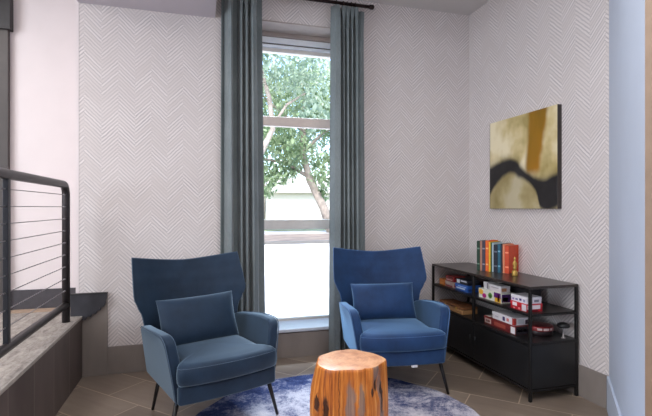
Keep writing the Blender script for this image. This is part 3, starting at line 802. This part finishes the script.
carton('game_box', 'white game box resting on the long maroon game box', 'board game', 2.068, 2.185, 2.585, 2.82, s2+.0605, .052, (222, 218, 222), (226, 222, 226), .4,
       marks=(('f', .5, .6, .2, .75, (60, 50, 100)), ('f', .68, .78, .3, .7, (206, 120, 120)), ('f', .15, .3, .35, .5, (190, 186, 196)), ('f', .93, 1.0, .05, .95, (176, 50, 46)), ('e', .0, .16, .05, .95, (180, 60, 52)), ('e', .3, .7, .2, .8, (196, 200, 204)), ('e', .8, .98, .1, .7, (60, 44, 54))))
ti = thing('round_game_tin', 'round red and black game tin beside the maroon box on the lower deck', 'tin', (2.265, 2.570, s2))
ti.scale = (.83, .83, 1.15)
bm = bm_new(); lathe(bm, [(.098, 0), (.101, .003), (.101, .026), (.099, .028)], 48); obj('tin_base', bm, plain('black_tin', srgb(42, 28, 32), .35, .3), ti, smooth=True)
bm = bm_new(); lathe(bm, [(.104, .0285), (.105, .031), (.105, .050), (.102, .054), (.09, .055)], 48); obj('tin_lid', bm, plain('red_tin', srgb(138, 40, 42), .32, .25, .2, 20), ti, smooth=True)
bm = bm_new()
for a0, a1 in ((-2.45, -2.1), (-2.0, -1.55), (-1.45, -1.2)):
    k = 8; vs = [[bm.verts.new((.1056*math.cos(a0+(a1-a0)*i/k), .1056*math.sin(a0+(a1-a0)*i/k), z)) for i in range(k+1)] for z in (.034, .047)]
    for i in range(k): bm.faces.new((vs[0][i], vs[0][i+1], vs[1][i+1], vs[1][i]))
obj('tin_print', bm, plain('ink_pale', srgb(214, 190, 188), .5), ti)
bk_ = thing('desk_bell', 'small black domed object on a pale stem at the near lower corner', 'bell', (2.335, 2.432, s2))
bm = bm_new(); lathe(bm, [(.016, 0), (.016, .004), (.005, .008), (.004, .070), (.010, .074)], 20); obj('stem', bm, plain('pale_stem', srgb(150, 146, 146), .4, .3), bk_, smooth=True)
bm = bm_new(); lathe(bm, [(.010, .070), (.034, .072), (.040, .080), (.036, .094), (.022, .102), (.006, .105)], 24); obj('dome', bm, M_black, bk_, smooth=True)

# ------------------------------------------------------------------ outdoors
def ground_mat():
    t = NT('bright_concrete'); f = t.noise(t.pos(), .6, 4)
    return t.bsdf(t.ramp(f, [(.3, srgb(214, 212, 206)), (.7, srgb(232, 230, 226))]), .9)
GZ = -.15
struct(bx('ground_outside', (-60, 90, D+WT+.02, 17.2, GZ-.1, GZ), ground_mat()))
struct(bx('kerb', (-60, 90, 17.2, 17.5, GZ-.1, GZ+.10), plain('kerb_stone', srgb(116, 112, 106), .9)))
struct(bx('path_planting', (-60, 90, 17.5, 23.0, GZ-.1, GZ+.06), plain('brick_path', srgb(126, 112, 102), .95, 0, .35, 1.5)))
struct(bx('street', (-60, 90, 23.0, 27.0, GZ-.1, GZ+.02), plain('pale_street', srgb(170, 168, 166), .95, 0, .06, .5)))
gr = bx('lawn', (-60, 90, 27.0, 90.0, GZ-.1, GZ+.06), plain('dry_lawn', srgb(128, 138, 104), .95, 0, .3, 1.2)); struct(gr)
def leaf_mat(name, c0, c1):
    t = NT(name); f = t.noise(t.pos(), 1.1, 3, .6)
    col = t.ramp(f, [(.35, c0), (.68, c1)])
    d = t.n('ShaderNodeBsdfDiffuse'); tl = t.n('ShaderNodeBsdfTranslucent'); t.put(d.inputs[0], col); t.put(tl.inputs[0], col)
    m = t.n('ShaderNodeMixShader'); m.inputs[0].default_value = .5; t.put(m.inputs[1], d.outputs[0]); t.put(m.inputs[2], tl.outputs[0])
    t.t.links.new(m.outputs[0], t.out.inputs[0]); return t.m
M_leafA = leaf_mat('pale_green_leaves', srgb(116, 142, 108), srgb(186, 202, 168))
M_leafB = leaf_mat('cool_green_leaves', srgb(122, 146, 126), srgb(192, 206, 186))
M_bark = plain('pale_bark', srgb(146, 136, 128), .9, 0, .25, 6)
def tree(label, x, y, trunk, branches, blobs, n, leaf, mat, seed):
    rnd = random.Random(seed)
    t = thing('street_tree', label, 'tree', (x, y, GZ+.05), 0, 'trees outside the window')
    bm = bm_new(); tube(bm, [p[:3] for p in trunk], [p[3] for p in trunk], 10); obj('trunk', bm, M_bark, t, smooth=True)
    for b in branches:
        bm = bm_new(); tube(bm, [p[:3] for p in b], [p[3] for p in b], 8); obj('branch', bm, M_bark, t, smooth=True)
    bm = bm_new(); tot = sum(b[3]**2 for b in blobs)
    for (bx_, by_, bz_, br) in blobs:
        for _ in range(int(n*br**2/tot)):
            v = Vector((rnd.gauss(0, 1), rnd.gauss(0, 1), rnd.gauss(0, 1))).normalized()*br*rnd.random()**.45
            c = Vector((bx_, by_, bz_))+Vector((v.x, v.y, v.z*.8))
            R3 = Matrix.Rotation(rnd.uniform(0, 6.28), 3, 'Z') @ Matrix.Rotation(rnd.uniform(-1.3, 1.3), 3, 'X')
            l = leaf*rnd.uniform(.6, 1.35); w = l*.5
            q = [bm.verts.new(c+R3 @ Vector(p)) for p in ((0, -l, 0), (w, -.1*l, .1*l), (0, l, 0), (-w, -.1*l, .1*l))]
            bm.faces.new(q)
    obj('crown', bm, mat, t)
    return t
tree('pale green tree with leaning trunk right outside the lower panes', 7.3, 24.5,
     [(0, 0, 0, .30), (-.5, 0, 1.4, .25), (-1.3, .1, 3.0, .21), (-1.7, .1, 4.6, .17), (-1.6, 0, 6.5, .12), (-1.8, 0, 9, .05)],
     [[(-1.3, .1, 3.1, .12), (-2.6, .3, 3.9, .09), (-4.4, .4, 4.2, .05)], [(-1.7, .1, 4.5, .11), (-.6, -.2, 5.6, .08), (.9, -.2, 6.5, .04)], [(-1.6, 0, 5.6, .10), (-3.1, -.3, 6.7, .06), (-4.2, -.3, 7.6, .03)]],
     [(-1.6, 0, 7.6, 2.6), (-3.8, 0, 5.6, 1.7), (.4, 0, 6.2, 1.9), (-2.4, -.4, 4.6, 1.25), (.9, -.3, 4.0, 1.2), (-4.6, .3, 8.2, 1.8), (-.6, .2, 4.0, .8), (1.4, 0, 8.6, 1.8), (-3.9, .2, 3.6, .8), (1.2, .1, 2.6, .7), (-3.4, 0, 3.0, .9), (-2.5, .2, 3.4, .9), (-.6, 0, 3.0, .9), (-3.8, .2, 2.2, .5), (-.5, .1, 2.2, .5)], 8000, .17, M_leafA, 4)
tree('nearer pale tree with a curved trunk behind the upper left pane', 1.25, 13.2,
     [(0, 0, 0, .15), (.1, 0, 1.5, .13), (.45, 0, 2.9, .10), (.85, 0, 3.7, .08), (.75, 0, 4.6, .07), (.45, 0, 5.6, .05)],
     [[(.85, 0, 3.8, .05), (1.3, .2, 4.5, .04), (1.9, .2, 4.9, .02)]],
     [(.6, .2, 6.0, 1.5), (1.9, .3, 5.4, 1.1), (-.6, 0, 5.2, 1.0), (2.2, .3, 4.3, .7)], 2300, .10, M_leafB, 9)
tree('bushy green tree far back behind the left side of the panes', 4.6, 34.0,
     [(0, 0, 0, .25), (.1, 0, 2.5, .2), (0, 0, 5.0, .12)], [[(.1, 0, 2.6, .1), (1.2, 0, 4.0, .05)]],
     [(0, 0, 7.0, 3.2), (-2.4, 0, 5.2, 1.9), (2.6, 0, 6.0, 2.2), (5.2, 1, 8.0, 3.0), (-1.5, 0, 9.5, 2.5), (3, 0, 10.5, 2.8), (6.8, 0, 5.0, 2.0)], 3600, .26, M_leafB, 15)
for (x, y, r, lab) in ((3.6, 28.5, .8, 'low green bush at the far left side of the street'), (5.0, 29.5, .55, 'smaller low bush across the street beside the pale house')):
    bm = bm_new(); rnd = random.Random(int(x*10))
    for _ in range(900):
        v = Vector((rnd.gauss(0, 1), rnd.gauss(0, 1), abs(rnd.gauss(0, 1)))).normalized()*r*rnd.random()**.4
        c = Vector((v.x*1.5, v.y, v.z*.9)); l = .1
        R3 = Matrix.Rotation(rnd.uniform(0, 6.28), 3, 'Z') @ Matrix.Rotation(rnd.uniform(-1.3, 1.3), 3, 'X')
        bm.faces.new([bm.verts.new(c+R3 @ Vector(p)) for p in ((0, -l, 0), (l*.5, 0, 0), (0, l, 0), (-l*.5, 0, 0))])
    o = obj('low_bush', bm, M_leafA, loc=(x, y, GZ+.06)); tag(o, lab, 'bush')
ho = thing('pale_house', 'pale house across the street seen below the tree branches', 'house', (8.0, 44.0, GZ+.06))
M_house = plain('pale_render', srgb(226, 222, 216), .9, 0, .04, .6)
bx('house_wall', (-5.5, 5.5, 0, 6, 0, 3.0), M_house, ho)
bm = bm_new(); prism(bm, [(-.6, 2.9), (3.0, 4.4), (6.6, 2.9), (6.6, 3.1), (3.0, 4.65), (-.6, 3.1)], 'x', -6.0, 6.0); obj('roof', bm, plain('grey_shingle', srgb(196, 192, 190), .9), ho)
for x in (-3.6, -1.2, 2.6):
    f = bx('window', (x-.6, x+.6, -.05, .02, .95, 2.2), plain('house_window_frame', srgb(235, 235, 235), .6), ho)
    bx('pane', (x-.5, x+.5, -.06, -.05, 1.05, 2.1), plain('house_pane', srgb(176, 186, 192), .3), f)
bx('house_door', (.3, 1.3, -.05, .02, 0, 2.1), plain('house_door', srgb(206, 196, 188), .6), ho)

# ------------------------------------------------------------------ light
w = bpy.data.worlds.new('World'); S.world = w; w.use_nodes = True
nt = w.node_tree; nt.nodes.clear()
out = nt.nodes.new('ShaderNodeOutputWorld'); bg = nt.nodes.new('ShaderNodeBackground'); sky = nt.nodes.new('ShaderNodeTexSky')
sky.sky_type = 'NISHITA'; sky.sun_disc = False; sky.sun_elevation = math.radians(52); sky.sun_rotation = math.radians(200); sky.dust_density = 3.0; sky.air_density = 1.0; sky.ozone_density = 1.2
bg.inputs['Strength'].default_value = .8
nt.links.new(sky.outputs[0], bg.inputs[0]); nt.links.new(bg.outputs[0], out.inputs[0])
def area(name, loc, rot, sx, sy, power, col, spread=PI):
    l = bpy.data.lights.new(name, 'AREA'); l.shape = 'RECTANGLE'; l.size = sx; l.size_y = sy; l.energy = power; l.color = col; l.spread = spread
    o = bpy.data.objects.new(name, l); C.objects.link(o); o.location = loc; o.rotation_euler = rot; return o
sl = bpy.data.lights.new('sun', 'SUN'); sl.energy = 2.6; sl.angle = math.radians(1.5); sl.color = (1, .96, .9)
so = bpy.data.objects.new('sun', sl); C.objects.link(so); so.rotation_euler = (math.radians(38), 0, math.radians(-28))
area('ceiling_light_main', (.5, .7, 3.02), (0, 0, 0), 2.2, 2.2, 76, (1.0, .97, .945))
area('ceiling_light_landing', (-2.4, 2.2, 3.02), (0, 0, 0), 1.6, 2.0, 55, (1.0, .94, .91))
area('side_window_light', (-4.4, .4, 1.9), (0, math.radians(-90), 0), 2.0, 3.0, 165, (.80, .90, 1.0))
area('rear_fill_light', (.4, -2.8, 1.7), (math.radians(90), 0, 0), 4.0, 2.2, 26, (.96, .97, 1.0))  # added frontal fill behind the camera, no window in that wall

import mathutils
_o = area('window_boost_light', (.75, 5.3, 3.9), (0, 0, 0), 1.6, 1.0, 520, (.74, .86, 1.0))  # added lamp out of view above the window, boosts the daylight indoors
_o.rotation_euler = (Vector((.75, 3.25, .1))-Vector(_o.location)).to_track_quat('-Z', 'Y').to_euler()

# ------------------------------------------------------------------ camera and view
cam = bpy.data.cameras.new('camera'); co = bpy.data.objects.new('camera', cam); C.objects.link(co)
co.location = (0, 0, 1.24); co.rotation_euler = (math.radians(90), 0, -math.radians(15.83))
cam.sensor_width = 36; cam.lens = 36*446.3/652; cam.shift_y = (208.6-208)/652; cam.clip_start = .05; cam.clip_end = 300
S.camera = co
S.view_settings.view_transform = 'Standard'; S.view_settings.look = 'None'; S.view_settings.exposure = 0; S.view_settings.gamma = 1
try:
    S.cycles.use_denoising = True; S.cycles.max_bounces = 8; S.cycles.diffuse_bounces = 5; S.cycles.sample_clamp_indirect = 6
except Exception: pass
